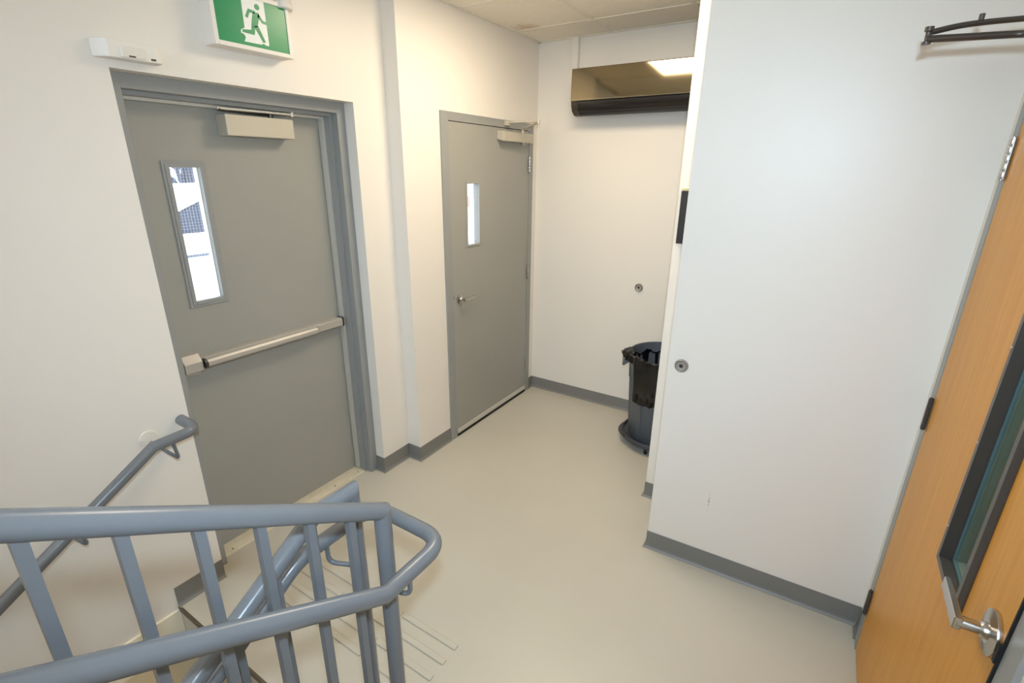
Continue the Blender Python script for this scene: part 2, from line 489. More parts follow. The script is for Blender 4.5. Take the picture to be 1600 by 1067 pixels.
# ------------------------------------------------------------------ baseboards (cove base with toe)
def baseboard(name, runs, label):
    """runs: polylines (x,y) with the room on the left-hand side of travel"""
    bm, bc = BM(), BM()
    prof = [(0, HB), (.0035, HB-.001), (.0035, .022), (.006, .012), (.013, .004), (.016, .0015), (.016, 0), (0, 0)]
    cprof = [(.016, 0), (.016, .0022), (.0215, .0012), (.022, 0)]
    for run in runs:
        P = [Vector((x, y, 0)) for x, y in run]; n = len(P)
        offs = []
        for i in range(n):
            ds = []
            if i: ds.append((P[i]-P[i-1]).normalized())
            if i < n-1: ds.append((P[i+1]-P[i]).normalized())
            ns = [Vector((-d.y, d.x, 0)) for d in ds]
            if len(ns) == 2:
                q = (ns[0]+ns[1]); q = q/(1+ns[0].dot(ns[1]))
            else: q = ns[0]
            offs.append(q)
        for target, pr in ((bm, prof), (bc, cprof)):
            rings = [[target.verts.new(P[i]+offs[i]*d+Vector((0, 0, z))) for d, z in pr] for i in range(n)]
            k = len(pr)
            for i in range(n-1):
                for a in range(k):
                    target.faces.new((rings[i][a], rings[i][(a+1) % k], rings[i+1][(a+1) % k], rings[i+1][a]))
            target.faces.new(rings[0]); target.faces.new(rings[-1][::-1])
    o = struct(name, bm, BASE, label, 'baseboard')
    obj('caulk_line', bc, CAULK, o)
# room on the left of travel
baseboard('baseboard_left', [[(D2, Y2L), (D2, YJ), (0, YJ), (0, YR), (-.07, YR)], [(0, YL), (0, YS)]], 'grey rubber cove base along the exit-door wall')
baseboard('baseboard_back', [[(XR, YB), (D2, YB), (D2, Y2R)]], 'grey rubber cove base along the back wall')
baseboard('baseboard_partition', [[(XR, 1.075), (XR, YPR), (XP, YP), (XP, YQ-.001)]], 'grey rubber cove base along the white partition')
baseboard('baseboard_partition_rear', [[(XP, YQ), (XQ, YQ), (XQ, YQ+.12), (XR, YQ+.12)]], 'short grey rubber cove base behind the partition edge')

# ------------------------------------------------------------------ door 1: exit door
def rect_frame(bm, axis_x0, axis_x1, y0, y1, z0, z1, w, bottom=True, bev=0.):
    box(bm, axis_x0, axis_x1, y0, y0+w, z0, z1, bev); box(bm, axis_x0, axis_x1, y1-w, y1, z0, z1, bev)
    box(bm, axis_x0, axis_x1, y0+w, y1-w, z1-w, z1, bev)
    if bottom: box(bm, axis_x0, axis_x1, y0+w, y1-w, z0, z0+w, bev)

d1 = thing('door_1', 'grey steel exit door with push bar and narrow wired glass window', 'door', (-.19, .34, 0), kind='structure')
fw = .051
b = BM()
# face + rabbet, then stop
rect_frame(b, -.115, -.07, YL, YR, 0, ZR, fw, False, .0015)
rect_frame(b, -.172, -.113, YL, YR, 0, ZR, fw+.016, False, .001)
rect_frame(b, -.25, -.171, YL, YR, 0, ZR, fw, False)
fr1 = obj('frame', b, FRAME, d1)
yA, yB_ = YL+fw+.004, YR-fw-.004
LX = -.192       # room face of the leaf
ly0, ly1, lz0, lz1 = .006, .180, 1.266, 1.888   # lite trim outside
gy0, gy1, gz0, gz1 = .032, .152, 1.288, 1.866   # glass opening
b = BM()
for a in ((yA, gy0, .018, 2.122), (gy1, yB_, .018, 2.122), (gy0, gy1, .018, gz0), (gy0, gy1, gz1, 2.122)):
    box(b, LX-.044, LX, a[0], a[1], a[2], a[3])
leaf1 = obj('leaf', b, GREY, d1)
b = BM(); rect_frame(b, LX, LX+.006, ly0, ly1, lz0, lz1, .012, True, .001)
rect_frame(b, LX-.012, LX+.0095, ly0+.011, ly1-.011, lz0+.011, lz1-.011, .016, True, .0015)
lt1 = obj('lite_frame', b, FRAME, d1)
b = BM(); rect_frame(b, LX-.044, LX-.012, gy0-.001, gy1+.001, gz0-.001, gz1+.001, .004); obj('glazing_bead', b, ALU, lt1)
b = BM(); box(b, LX-.027, LX-.021, gy0-.005, gy1+.005, gz0-.005, gz1+.005); obj('glass_pane', b, GLASS, lt1)
b = BM()
n = int((gz1-gz0)/.0127)
for k in range(n+1):
    z = gz0+k*.0127; box(b, LX-.0245, LX-.0235, gy0, gy1, z-.0005, z+.0005)
for k in range(int((gy1-gy0)/.0127)+1):
    y = gy0+k*.0127; box(b, LX-.0245, LX-.0235, y-.0005, y+.0005, gz0, gz1)
o = obj('wire_mesh', b, WIRE, lt1); o['kind'] = 'stuff'
# weatherstrip
b = BM()
box(b, -.188, -.158, YL+fw+.016, YL+fw+.030, .02, ZR-fw-.016)
box(b, -.188, -.158, YR-fw-.029, YR-fw-.016, .02, ZR-fw-.016)
box(b, -.188, -.158, YL+fw+.03, YR-fw-.029, ZR-fw-.027, ZR-fw-.016)
obj('weatherstrip', b, ALU, d1)
b = BM(); prism(b, [(-.205, 0), (-.117, 0), (-.121, .006), (-.15, .013), (-.205, .016)], 'y', YL+fw+.001, YR-fw-.001)
th = obj('threshold', b, THRESH, d1)
for y in (-.06, .14, .36, .58, .76):
    b = BM(); lathe(b, [(.004, 0), (.004, .0012)], (-.135, y, .0095), 'z', 10); obj('screw', b, SCREW, th)
# push bar
pz = 1.018
pb = BM(); box(pb, LX, LX+.045, -.02, .775, pz-.024, pz+.024, .004)
push = obj('push_bar', pb, PANIC, d1)
b = BM(); prism(b, [(LX+.045, pz-.021), (LX+.072, pz-.017), (LX+.078, pz-.008), (LX+.078, pz+.008), (LX+.070, pz+.017), (LX+.045, pz+.021)], 'y', -.002, .585)
obj('touch_pad', b, PANIC, push)
b = BM(); prism(b, [(LX+.044, pz-.022), (LX+.073, pz-.018), (LX+.079, pz-.008), (LX+.079, pz+.008), (LX+.071, pz+.018), (LX+.044, pz+.022)], 'y', -.014, -.002)
obj('pad_end', b, PANICD, push)
b = BM(); box(b, LX+.044, LX+.052, .6, .772, pz-.02, pz+.02, .003); obj('bar_cover', b, PANIC, push)
b = BM(); box(b, LX, LX+.047, .775, .787, pz-.026, pz+.026, .002); obj('bar_end_cap', b, PANICD, push)
b = BM(); prism(b, [(LX, pz-.052), (LX+.03, pz-.052), (LX+.03, pz-.03), (LX+.066, pz-.028), (LX+.066, pz+.016), (LX+.04, pz+.05), (LX, pz+.052)], 'y', -.096, -.02, .002)
obj('latch_case', b, PANIC, push)
b = BM(); box(b, LX, LX+.05, -.104, -.0965, pz-.055, pz+.052, .001); obj('latch_case_end', b, PANICD, push)
# closer
b = BM(); box(b, LX, LX+.078, .262, .590, 1.994, 2.080, .003); cl1 = obj('closer', b, CLOSER, d1)
b = BM(); tube(b, [(LX+.075, .235, 2.100), (LX+.072, .592, 2.104)], .0055, 10); obj('closer_arm', b, ALU, cl1)
b = BM(); lathe(b, [(.008, -.010), (.008, .012)], (LX+.072, .592, 2.104), 'z', 10); obj('arm_pivot', b, ALU, cl1)
b = BM(); lathe(b, [(.012, 0), (.012, .022)], (LX+.04, .50, 2.080), 'z', 12); obj('spindle', b, DARK, cl1)
b = BM(); tube(b, [(LX+.04, .50, 2.096), (LX+.075, .24, 2.099)], .006, 8); obj('closer_arm', b, DARK, cl1)

# ------------------------------------------------------------------ door 2
d2 = thing('door_2', 'narrow grey steel door with lever handle and small window', 'door', (D2, 1.957, 0), kind='structure')
FX = D2+.012
b = BM()
for a in ((Y2L, Y2A, 0, Z2+.05), (Y2B, Y2R, 0, Z2+.05), (Y2A, Y2B, Z2, Z2+.05)):
    box(b, D2-.15, FX, a[0], a[1], a[2], a[3], .0015)
obj('frame', b, FRAME, d2)
b = BM()
box(b, D2-.15, D2-.04, Y2A, Y2A+.016, 0, Z2); box(b, D2-.15, D2-.04, Y2B-.016, Y2B, 0, Z2); box(b, D2-.15, D2-.04, Y2A, Y2B, Z2-.016, Z2)
obj('door_stop', b, FRAME, d2)
L2 = FX-.004
w2 = (1.650, 1.782, 1.382, 1.776)
yA2, yB2 = Y2A+.003, Y2B-.004
b = BM()
for a in ((yA2, w2[0], .03, Z2-.004), (w2[1], yB2, .03, Z2-.004), (w2[0], w2[1], .03, w2[2]), (w2[0], w2[1], w2[3], Z2-.004)):
    box(b, L2-.044, L2, a[0], a[1], a[2], a[3])
obj('leaf', b, GREY, d2)
b = BM(); rect_frame(b, L2-.01, L2+.006, w2[0]-.014, w2[1]+.014, w2[2]-.014, w2[3]+.014, .016, True, .002)
l2 = obj('lite_frame', b, GREY, d2)
b = BM(); rect_frame(b, L2-.044, L2-.01, w2[0]-.001, w2[1]+.001, w2[2]-.001, w2[3]+.001, .003); obj('glazing_bead', b, FRAME, l2)
b = BM(); box(b, L2-.027, L2-.021, w2[0]-.002, w2[1]+.002, w2[2]-.002, w2[3]+.002); obj('glass_pane', b, GLASS, l2)
b = BM(); box(b, L2, L2+.006, yA2+.002, yB2-.004, .026, .062, .002); sw = obj('door_sweep', b, ALU, d2)
b = BM(); box(b, L2-.03, L2+.004, yA2+.002, yB2-.004, .002, .026); obj('sweep_rubber', b, GASKET, sw)
def lever(root, c, sgn, ydir, rose_r, stem, length, mrose, blade_h=.022):
    """c on the leaf face; sgn: outward direction along x"""
    b = BM(); lathe(b, [(rose_r*.98, 0), (rose_r, .003*sgn), (rose_r*.97, .008*sgn), (rose_r*.55, .0115*sgn), (rose_r*.5, .012*sgn)], c, 'x', 32)
    r = obj('lever_rose', b, mrose, root)
    b = BM()
    x, y, z = c
    tube(b, [(x+.006*sgn, y, z), (x+(stem-.004)*sgn, y, z)], blade_h*.47, 14)
    lathe(b, [(.016, .010*sgn), (.016, .018*sgn), (.0125, .022*sgn)], c, 'x', 18)
    h = obj('lever_handle', b, mrose, r)
    b = BM()
    prism(b, [(x+(stem-.012)*sgn, y-ydir*.011), (x+(stem+.002)*sgn, y-ydir*.011), (x+(stem+.002)*sgn, y+ydir*(length-.004)), (x+(stem-.006)*sgn, y+ydir*length), (x+(stem-.010)*sgn, y+ydir*(length-.002))], 'z', z-blade_h/2, z+blade_h/2, .002)
    obj('lever_blade', b, mrose, r)
    return r
lever(d2, (L2, 1.547, 1.03), 1, 1, .034, .055, .112, SATIN)
b = BM(); box(b, L2-.02, L2+.0015, yA2-.002, yA2+.006, .985, 1.075); obj('latch_plate', b, SATIN, d2)
def hinge(root, x, y, z, sgn, m, h=.114, leafdir=-1):
    k = BM()
    for i in range(5):
        z0 = z-h/2+i*h/5
        lathe(k, [(.0068, .0008), (.0072, .002), (.0072, h/5-.002), (.0068, h/5-.0008)], (x, y, z0), 'z', 14)
    o = obj('hinge', k, m, root)
    b = BM(); box(b, x-.001*sgn-.0012, x-.001*sgn+.0012, y-.013, y+.013, z-h/2, z+h/2); obj('hinge_leaf', b, m, o)
    b = BM()
    lathe(b, [(.003, -.004), (.006, -.002), (.006, .001)], (x, y, z-h/2), 'z', 10); lathe(b, [(.006, -.001), (.006, .002), (.003, .004)], (x, y, z+h/2), 'z', 10)
    obj('hinge_tip', b, m, o)
for z in (1.90, 1.075, .25): hinge(d2, FX+.005, Y2B-.001, z, 1, SATIN)
b = BM(); prism(b, [(L2, 2.062), (L2+.056, 2.048), (L2+.060, 2.056), (L2+.060, 2.112), (L2, 2.116)], 'y', 2.0, 2.39, .003); c2 = obj('closer', b, CLOSER, d2)
b = BM(); lathe(b, [(.012, -.022), (.014, -.018), (.014, 0)], (L2+.033, 2.29, 2.056), 'z', 14); obj('valve_cap', b, SATIN, c2)
b = BM(); lathe(b, [(.013, 0), (.013, .03)], (L2+.033, 2.29, 2.114), 'z', 14); obj('spindle', b, CLOSER, c2)
EL2 = (.372, 2.115, 2.172)
b = BM(); tube(b, [(L2+.033, 2.29, 2.14), (.28, 2.17, 2.152), (EL2[0], EL2[1], EL2[2]-.008)], .008, 10); obj('closer_arm', b, CLOSER, c2)
b = BM(); tube(b, [(FX+.018, 2.105, 2.172), EL2], .006, 10); obj('closer_arm', b, CLOSER, c2)
b = BM(); lathe(b, [(.011, -.016), (.011, .009)], EL2, 'z', 12); obj('elbow_pivot', b, CLOSER, c2)
b = BM(); box(b, FX, FX+.03, 2.085, 2.128, 2.152, 2.184, .003); obj('arm_shoe', b, CLOSER, c2)

# ------------------------------------------------------------------ door 3: maple door on the right
d3 = thing('door_3', 'maple veneer door with lever handle and tall dark-framed window', 'door', (XR, .5, 0), kind='structure')
F3 = XR-.010
b = BM()
for a in ((Y3H+.002, 1.075, 0, Z3+.05), (Y3L-.062, Y3L-.006, 0, Z3+.05), (Y3L-.006, Y3H+.002, Z3, Z3+.05)):
    box(b, F3, XR+.13, a[0], a[1], a[2], a[3], .0015)
obj('frame', b, FRAME, d3)
b = BM()
box(b, F3+.046, XR+.1, Y3H-.016, Y3H+.002, 0, Z3); box(b, F3+.046, XR+.1, Y3L-.006, Y3L+.014, 0, Z3); box(b, F3+.046, XR+.1, Y3L, Y3H, Z3-.016, Z3)
obj('door_stop', b, FRAME, d3)
b = BM()
box(b, F3-.004, F3+.04, Y3L-.0058, Y3L-.001, .012, Z3-.004)
for k in range(8):
    box(b, F3-.008, F3+.01, Y3L-.006, Y3L+.004, .25+k*.26, .29+k*.26)
obj('edge_gasket', b, GASKET, d3)
L3 = F3+.002
w3 = (.234, .434, .93, 1.83)
b = BM()
for a in ((Y3L, w3[0], .012, Z3-.003), (w3[1], Y3H-.002, .012, Z3-.003), (w3[0], w3[1], .012, w3[2]), (w3[0], w3[1], w3[3], Z3-.003)):
    box(b, L3, L3+.044, a[0], a[1], a[2], a[3])
obj('leaf', b, WOOD, d3)
b = BM()
def lite_trim(bm, x0, dep, y0, y1, z0, z1, wout, win):
    # bevelled picture-frame trim: outer lip low, inner edge proud, then a deep reveal to the glass
    rings = []
    for off, xx in ((0, x0), (0, x0-.004), (wout*.35, x0-.012), (wout, x0-.012), (wout, x0+dep)):
        rings.append([bm.verts.new((xx, yy, zz)) for yy, zz in ((y0+off, z0+off), (y1-off, z0+off), (y1-off, z1-off), (y0+off, z1-off))])
    for i in range(len(rings)-1):
        for k in range(4):
            bm.faces.new((rings[i][k], rings[i][(k+1) % 4], rings[i+1][(k+1) % 4], rings[i+1][k]))
lite_trim(b, L3, .018, w3[0]-.020, w3[1]+.020, w3[2]-.020, w3[3]+.020, .026, 0)
l3 = obj('lite_frame', b, DARK, d3)
b = BM(); rect_frame(b, L3+.014, L3+.022, w3[0]+.003, w3[1]-.003, w3[2]+.003, w3[3]-.003, .008); obj('glazing_tape', b, mat('teal_glazing_tape', srgb(70, 92, 96), .4), l3)
b = BM(); box(b, L3+.019, L3+.025, w3[0], w3[1], w3[2], w3[3]); obj('glass_pane', b, GLASS3, l3)
b = BM()
rect_frame(b, L3+.020, L3+.0445, w3[0]-.001, w3[1]+.001, w3[2]-.001, w3[3]+.001, .004); obj('lite_liner', b, FRAME, l3)
for z in (1.02, 1.26, 1.5, 1.74):
    b = BM(); lathe(b, [(.003, -.0135), (.003, -.011)], (L3, w3[1]+.0045, z), 'x', 8); obj('screw', b, SATIN, l3)
lever(d3, (L3, .052, 1.045), -1, 1, .045, .060, .115, SATIN, .026)
for z in (1.905, 1.085, .25): hinge(d3, F3-.006, Y3H, z, -1, DARK if z < 1.5 else SATIN)
# closer with its projecting arms
b = BM(); box(b, L3-.062, L3, .40, .722, 2.040, 2.105, .003); c3 = obj('closer', b, DARK, d3)
EL3 = (2.283, .765, 2.2)
b = BM(); lathe(b, [(.013, 0), (.013, .06)], (L3-.035, .70, 2.104), 'z', 14); obj('spindle', b, DARK, c3)
b = BM(); tube(b, fillet([(L3-.035, .70, 2.160), (2.478, .803, 2.186), (EL3[0]-.004, EL3[1]-.003, EL3[2]-.012)], .03), .0085, 10); obj('closer_arm', b, DARK, c3)
b = BM(); tube(b, fillet([(F3-.012, .875, 2.232), (2.41, .815, 2.223), (2.345, .785, 2.216), (EL3[0]+.006, EL3[1]+.003, EL3[2]+.004)], .03), .007, 10); obj('closer_arm', b, DARK, c3)
b = BM(); lathe(b, [(.010, -.024), (.010, -.018), (.006, -.016), (.006, .004), (.010, .006), (.010, .016)], EL3, 'z', 12); obj('elbow_pivot', b, DARK, c3)
b = BM(); lathe(b, [(.006, 0), (.006, .014)], (2.385, .803, 2.226), 'z', 10); obj('arm_screw', b, DARK, c3)
b = BM(); box(b, F3-.03, F3, .852, .898, 2.168, 2.245, .003); obj('arm_shoe', b, DARK, c3)

# room beyond door 3 (seen through its glass)
b = BM()
box(b, XR+.14, 4.6, -1.2, 2.6, -.1, 0); box(b, XR+.14, 4.6, -1.2, 2.6, 2.7, 2.8)
box(b, 4.6, 4.7, -1.2, 2.6, -.1, 2.8); box(b, XR+.14, 4.7, 2.6, 2.7, -.1, 2.8); box(b, XR+.14, 4.7, -1.3, -1.2, -.1, 2.8)
struct('wall_hall_beyond', b, mat('beige_hall_paint', srgb(205, 200, 186), .6), 'beige hall seen through the wooden door window', 'wall')
troffer(3.2, 3.8, .2, .8, 2.69, 'ceiling light in the hall beyond the wooden door', emit('hall_diffuser', (1, .94, .84, 1), 24.0))

# ------------------------------------------------------------------ guards and handrails
PR = .0212
def baluster(y, x, z0, z1, w=.0085):
    b = BM(); box(b, x-w, x+w, y-w, y+w, z0, z1); return b
SL = .617
# --- guard of the rising flight
XN, YN = 1.365, -.349
g1 = thing('stair_guard', 'grey pipe stair guard with square balusters and a handrail looping around its end posts', 'guard rail', (1.303, YN, 0))
def ztop1(y): return 1.073+SL*(YN-y)
pth = [(XN, YN, 1.073), (XN, -3.2, ztop1(-3.2))]
for nm, rg in (('end_post', (0, 1)), ('top_rail', (1, 2))):
    b = BM(); tube(b, [(XN, YN, 0.0), (XN, YN, 1.073), (XN, -3.2, ztop1(-3.2))], PR, 24, rng=rg); obj(nm, b, RAIL, g1)
b = BM(); tube(b, [(XN, YN, .10), (XN, -3.2, .10+SL*(-YN*-1+3.2)*1.0)], .014, 12); obj('bottom_rail', b, RAIL, g1)
first = None
for k in range(27):
    y = -.443-.0985*k
    if first is None:
        first = obj('baluster', baluster(y, XN, .10+SL*(YN-y), ztop1(y)-.005), RAIL, g1)
    else: copy_part(first, g1, (0, -.0985*k, SL*.0985*k))
b = BM(); box(b, XN-.05, XN+.05, YN-.05, YN+.05, 0, .008, .002); obj('base_plate', b, RAIL, g1)
# --- guard of the descending flight
XF, YFP, YK = 1.241, -.339, -.452
g2 = g1
def ztop2(y): return 1.073-(.64*(YK-y) if y < YK else 0)
for nm, rg in (('end_post', (0, 1)), ('top_rail', (1, 3))):
    b = BM(); tube(b, [(XF, YFP, 0), (XF, YFP, 1.073), (XF, YK, 1.073), (XF, -2.7, ztop2(-2.7))], PR, 24, rng=rg); obj(nm, b, RAIL, g2)
b = BM(); tube(b, [(XF, YFP, .09), (XF, YK, .09), (XF, -2.7, ztop2(-2.7)-.983)], .014, 12); obj('bottom_rail', b, RAIL, g2)
first = None
for k in range(22):
    y = -.462-.105*k
    if first is None:
        first = obj('baluster', baluster(y, XF, ztop2(y)-.983, ztop2(y)-.005), RAIL, g2)
    else: copy_part(first, g2, (0, -.105*k, -.64*.105*k))
b = BM(); box(b, XF-.05, XF+.05, YFP-.05, YFP+.05, 0, .008, .002); obj('base_plate', b, RAIL, g2)
# --- continuous handrail wrapping round the two newel posts
hr = g1
XH1, XH2, YE = 1.428, 1.155, -.200
ZH = .905
pts = [(XH1, -3.1, ZH+SL*(3.1-.418)), (XH1, -.418, ZH), (XH1, YE, ZH), (XH2, YE, ZH), (XH2, -.455, ZH), (XH2, -2.7, ZH-.64*(2.7-.455))]
P = []
P += [Vector(pts[0]), Vector(pts[1])]
P += fillet([pts[1], pts[2], pts[3], pts[4]], .075, 10)[1:]
P += fillet([pts[3], pts[4], pts[5]], .05, 5)[1:]
# drop duplicates
Q = [P[0]]
for p_ in P[1:]:
    if (p_-Q[-1]).length > 1e-4: Q.append(p_)
Q2 = []
for i, p_ in enumerate(Q):
    if p_ == Vector(pts[4]): continue
    Q2.append(p_)
b = BM(); tube(b, Q2, PR, 24); obj('handrail', b, RAIL, hr)
def bracket(root, rail, post, drop=.07, name='bracket'):
    r_, p_ = Vector(rail), Vector(post)
    low = Vector((r_.x, r_.y, r_.z-drop)); pl = Vector((p_.x, p_.y, r_.z-drop))
    b = BM(); tube(b, fillet([(r_.x, r_.y, r_.z-PR+.003), low, pl], .025, 6), .0065, 10); return obj(name, b, RAIL, root)
bracket(hr, (XH1, -.335, ZH), (XN+.015, -.349, ZH), .072)
bracket(hr, (XH2, -.372, ZH), (XF-.015, -.339, ZH), .078)
bracket(hr, (XH1, -1.7, ZH+SL*(1.7-.418)), (XN, -1.7, 0), .08)
# --- handrail on the left wall
XW = .125
wh = thing('wall_handrail', 'grey pipe handrail bracketed to the left wall, descending with the stairs', 'handrail', (XW, -.5, .6))
def zw(y): return .848-.645*(-.366-y) if y < -.366 else .848
pts = fillet([(.012, -.212, .866), (XW, -.205, .853), (XW, -.366, .848)], .05, 8)+[Vector((XW, -2.6, zw(-2.6)))]
b = BM(); tube(b, pts, PR, 24); obj('rail_pipe', b, RAIL, wh)
for y in (-.300, -.640, -1.25, -1.9):
    zc = zw(y)
    b = BM(); tube(b, fillet([(XW, y, zc-.015), (XW, y+.010, zc-.092), (.004, y-.030, zc-.035)], .022, 6), .0065, 10); k = obj('bracket', b, RAIL, wh)
    b = BM(); lathe(b, [(.034, 0), (.035, .002), (.033, .006), (.012, .0075)], (0, y-.034, zc-.018), 'x', 24); obj('bracket_flange', b, OFFW, k)
    for a in (1.1, 3.2, 5.3):
        b = BM(); lathe(b, [(.005, .0065), (.005, .009)], (0, y-.034+.022*math.cos(a), zc-.018+.022*math.sin(a)), 'x', 8)
        obj('flange_screw', b, OFFW, k)

# ------------------------------------------------------------------ exit sign
ex = thing('exit_sign', 'green and white running-man exit sign with lamp heads above the exit door', 'exit sign', (0, .34, 2.30))
sy0, sy1, sz0, sz1, sx = .165, .497, 2.305, 2.505, .078
b = BM(); box(b, 0, sx-.012, sy0, sy1, sz0, sz1, .004); obj('housing', b, WHITEP, ex)
b = BM(); rect_frame(b, sx-.012, sx, sy0, sy1, sz0, sz1, .016, True, .0015); obj('face_frame', b, WHITEP, ex)
gu0, gu1, gv0, gv1 = sy0+.016, sy1-.016, sz0+.016, sz1-.016
b = BM(); box(b, sx-.012, sx-.004, gu0, gu1, gv0, gv1); fc = obj('face_panel', b, GREEN, ex)
def shape(polys, depth, m, name):
    b = BM()
    for pl in polys:
        prism(b, [(gu0+u*(gu1-gu0), gv0+v*(gv1-gv0)) for u, v in pl], 'x', sx-.0045, sx-.0045+depth)
    return obj(name, b, m, fc)
shape([[(.375, 1.0), (.69, 1.0), (.695, .085), (.345, .075), (.37, .172), (.35, .225), (.311, .245), (.316, .308), (.371, .366)]], .0010, PICT, 'doorway_symbol')
circ = [(.583+.036*math.cos(a*math.pi/10), .86+.062*math.sin(a*math.pi/10)) for a in range(20)]
shape([circ, [(.518, .735), (.590, .745), (.605, .685), (.570, .512), (.553, .440), (.500, .420), (.470, .436), (.490, .592)],
       [(.551, .765), (.453, .783), (.398, .605), (.433, .584), (.469, .715), (.535, .705)],
       [(.589, .741), (.648, .600), (.700, .590), (.700, .529), (.630, .545), (.575, .660)],
       [(.472, .445), (.462, .351), (.338, .322), (.333, .265), (.498, .255), (.525, .415)],
       [(.510, .445), (.566, .470), (.650, .148), (.609, .132), (.528, .380)],
       [(.573, .055), (.601, .107), (.640, .10), (.613, .050)]], .0018, GREEN, 'running_figure_symbol')
for s, y in ((-1, sy0+.035), (1, sy1-.012)):
    b = BM(); box(b, .02, .06, y-.014, y+.014, sz1, sz1+.02, .003); nk = obj('lamp_neck', b, WHITEP, ex)
    b = BM()
    pr = [(.012, 0), (.03, .004)]
    for k in range(6): pr += [(.036, .008+k*.007), (.033, .0115+k*.007)]
    pr += [(.037, .052), (.038, .066), (.034, .070)]
    lathe(b, [(r, -h) for r, h in pr], (.062, y, sz1+.052), 'z', 24)
    obj('lamp_head', b, WHITEP, nk)

# ------------------------------------------------------------------ motion detector above the door
md = thing('motion_sensor', 'small white wall sensor box left of the exit sign', 'sensor', (0, -.11, 2.19))
my0, my1 = -.205, -.024
b = BM(); prism(b, [(0, my0-.01), (.022, my0), (.052, my0+.02), (.055, my1-.012), (.048, my1), (0, my1+.004)], 'z', 2.206, 2.262, .003); obj('sensor_body', b, WHITEP, md)
b = BM(); prism(b, [(.052, my0+.052), (.059, my0+.058), (.059, my0+.124), (.052, my0+.130)], 'z', 2.210, 2.244, .002); obj('lens_window', b, OFFW, md)
b = BM(); box(b, .0545, .0553, my1-.038, my1-.022, 2.212, 2.218); obj('printed_mark', b, SCREW, md)
b = BM(); box(b, .0585, .0593, my0+.075, my0+.095, 2.2125, 2.217); obj('printed_mark', b, SCREW, md)

# ------------------------------------------------------------------ air conditioner
ac = thing('air_conditioner', 'wall-mounted split air conditioner with mirrored front panel and black louvre', 'air conditioner', (.97, 2.45, 2.225))
ax0, ax1 = .490, 1.46
b = BM(); prism(b, [(YB, 2.235), (2.44, 2.228), (2.385, 2.262), (2.362, 2.305), (2.362, 2.500), (2.40, 2.508), (YB, 2.508)], 'x', ax0+.004, ax1-.004); obj('body', b, BLACK, ac)
b = BM(); prism(b, [(2.343, 2.312), (2.3425, 2.318), (2.349, 2.504), (2.352, 2.509), (2.372, 2.509), (2.362, 2.312)], 'x', ax0, ax1); obj('front_panel', b, MIRROR, ac)
b = BM()
pts = []
for k in range(9):
    a = k/8*math.radians(80); pts.append((2.356+.075*(1-math.cos(a)), 2.308-.078*math.sin(a)))
poly = pts+[(q[0]+.012, q[1]+.010) for q in pts[::-1]]
prism(b, poly, 'x', ax0+.045, ax1-.045); obj('louvre_flap', b, mat('gloss_black', srgb(30, 26, 25), .16), ac)
for xx in (ax0, ax1-.045):
    b = BM(); prism(b, [(2.352, 2.312), (2.356, 2.285), (2.372, 2.25), (2.41, 2.225), (2.45, 2.222), (2.45, 2.312)], 'x', xx, xx+.044)
    obj('louvre_end_cap', b, mat('dark_brown_plastic', srgb(58, 50, 42), .35), ac)
b = BM(); box(b, ax0+.05, ax1-.05, 2.398, 2.404, 2.228, 2.238); obj('vent_slot', b, GASKET, ac)
b = BM(); lathe(b, [(.004, 0), (.004, -.002)], (.838, 2.346, 2.326), 'y', 10); obj('indicator_lamp', b, PICT, ac)
b = BM(); box(b, .388, .436, YB-.032, YB, 2.43, H+.0, .002)
tag(obj('pipe_cover', b, WALL), 'slim white pipe cover rising from the air conditioner to the ceiling', 'pipe cover')

# ------------------------------------------------------------------ wall bumpers
def bumper(name, c, label, rot=0.):
    t = thing(name, label, 'wall bumper', c, group='round wall bumpers')
    b = BM(); lathe(b, [(.030, 0), (.031, -.004), (.029, -.012), (.026, -.014), (.0235, -.0125), (.021, -.008)], c, 'y', 28); obj('bumper_cup', b, mat('bumper_metal', srgb(160, 156, 148), .35, metal=.5), t)
    b = BM(); lathe(b, [(.0215, -.007), (.0215, -.0115), (.012, -.0088)], c, 'y', 28); o = obj('rubber_pad', b, mat('grey_rubber', srgb(150, 146, 140), .5), t)
    b = BM(); lathe(b, [(.0085, -.008), (.0085, -.0112), (.006, -.0118)], c, 'y', 12); obj('centre_screw', b, SCREW, t)
bumper('wall_bumper', (1.018, YB, 1.036), 'round metal wall bumper on the back wall above the bin')
bumper('wall_bumper', (1.7048, YP+.002, 1.036), 'round metal wall bumper on the big white partition')

# ------------------------------------------------------------------ black wall panel on the strip behind the partition
pn = thing('wall_panel', 'slim black wall panel on the strip behind the partition edge', 'wall panel', (1.56, YQ, 1.52))
b = BM(); box(b, 1.516, 1.61, YQ-.022, YQ, 1.522, 1.774, .002); obj('panel_body', b, BLACK, pn)
b = BM(); box(b, 1.518, 1.608, YQ-.018, YQ, 1.774, 1.786, .002); obj('panel_bracket', b, mat('pale_olive_plastic', srgb(190, 186, 140), .5), pn)

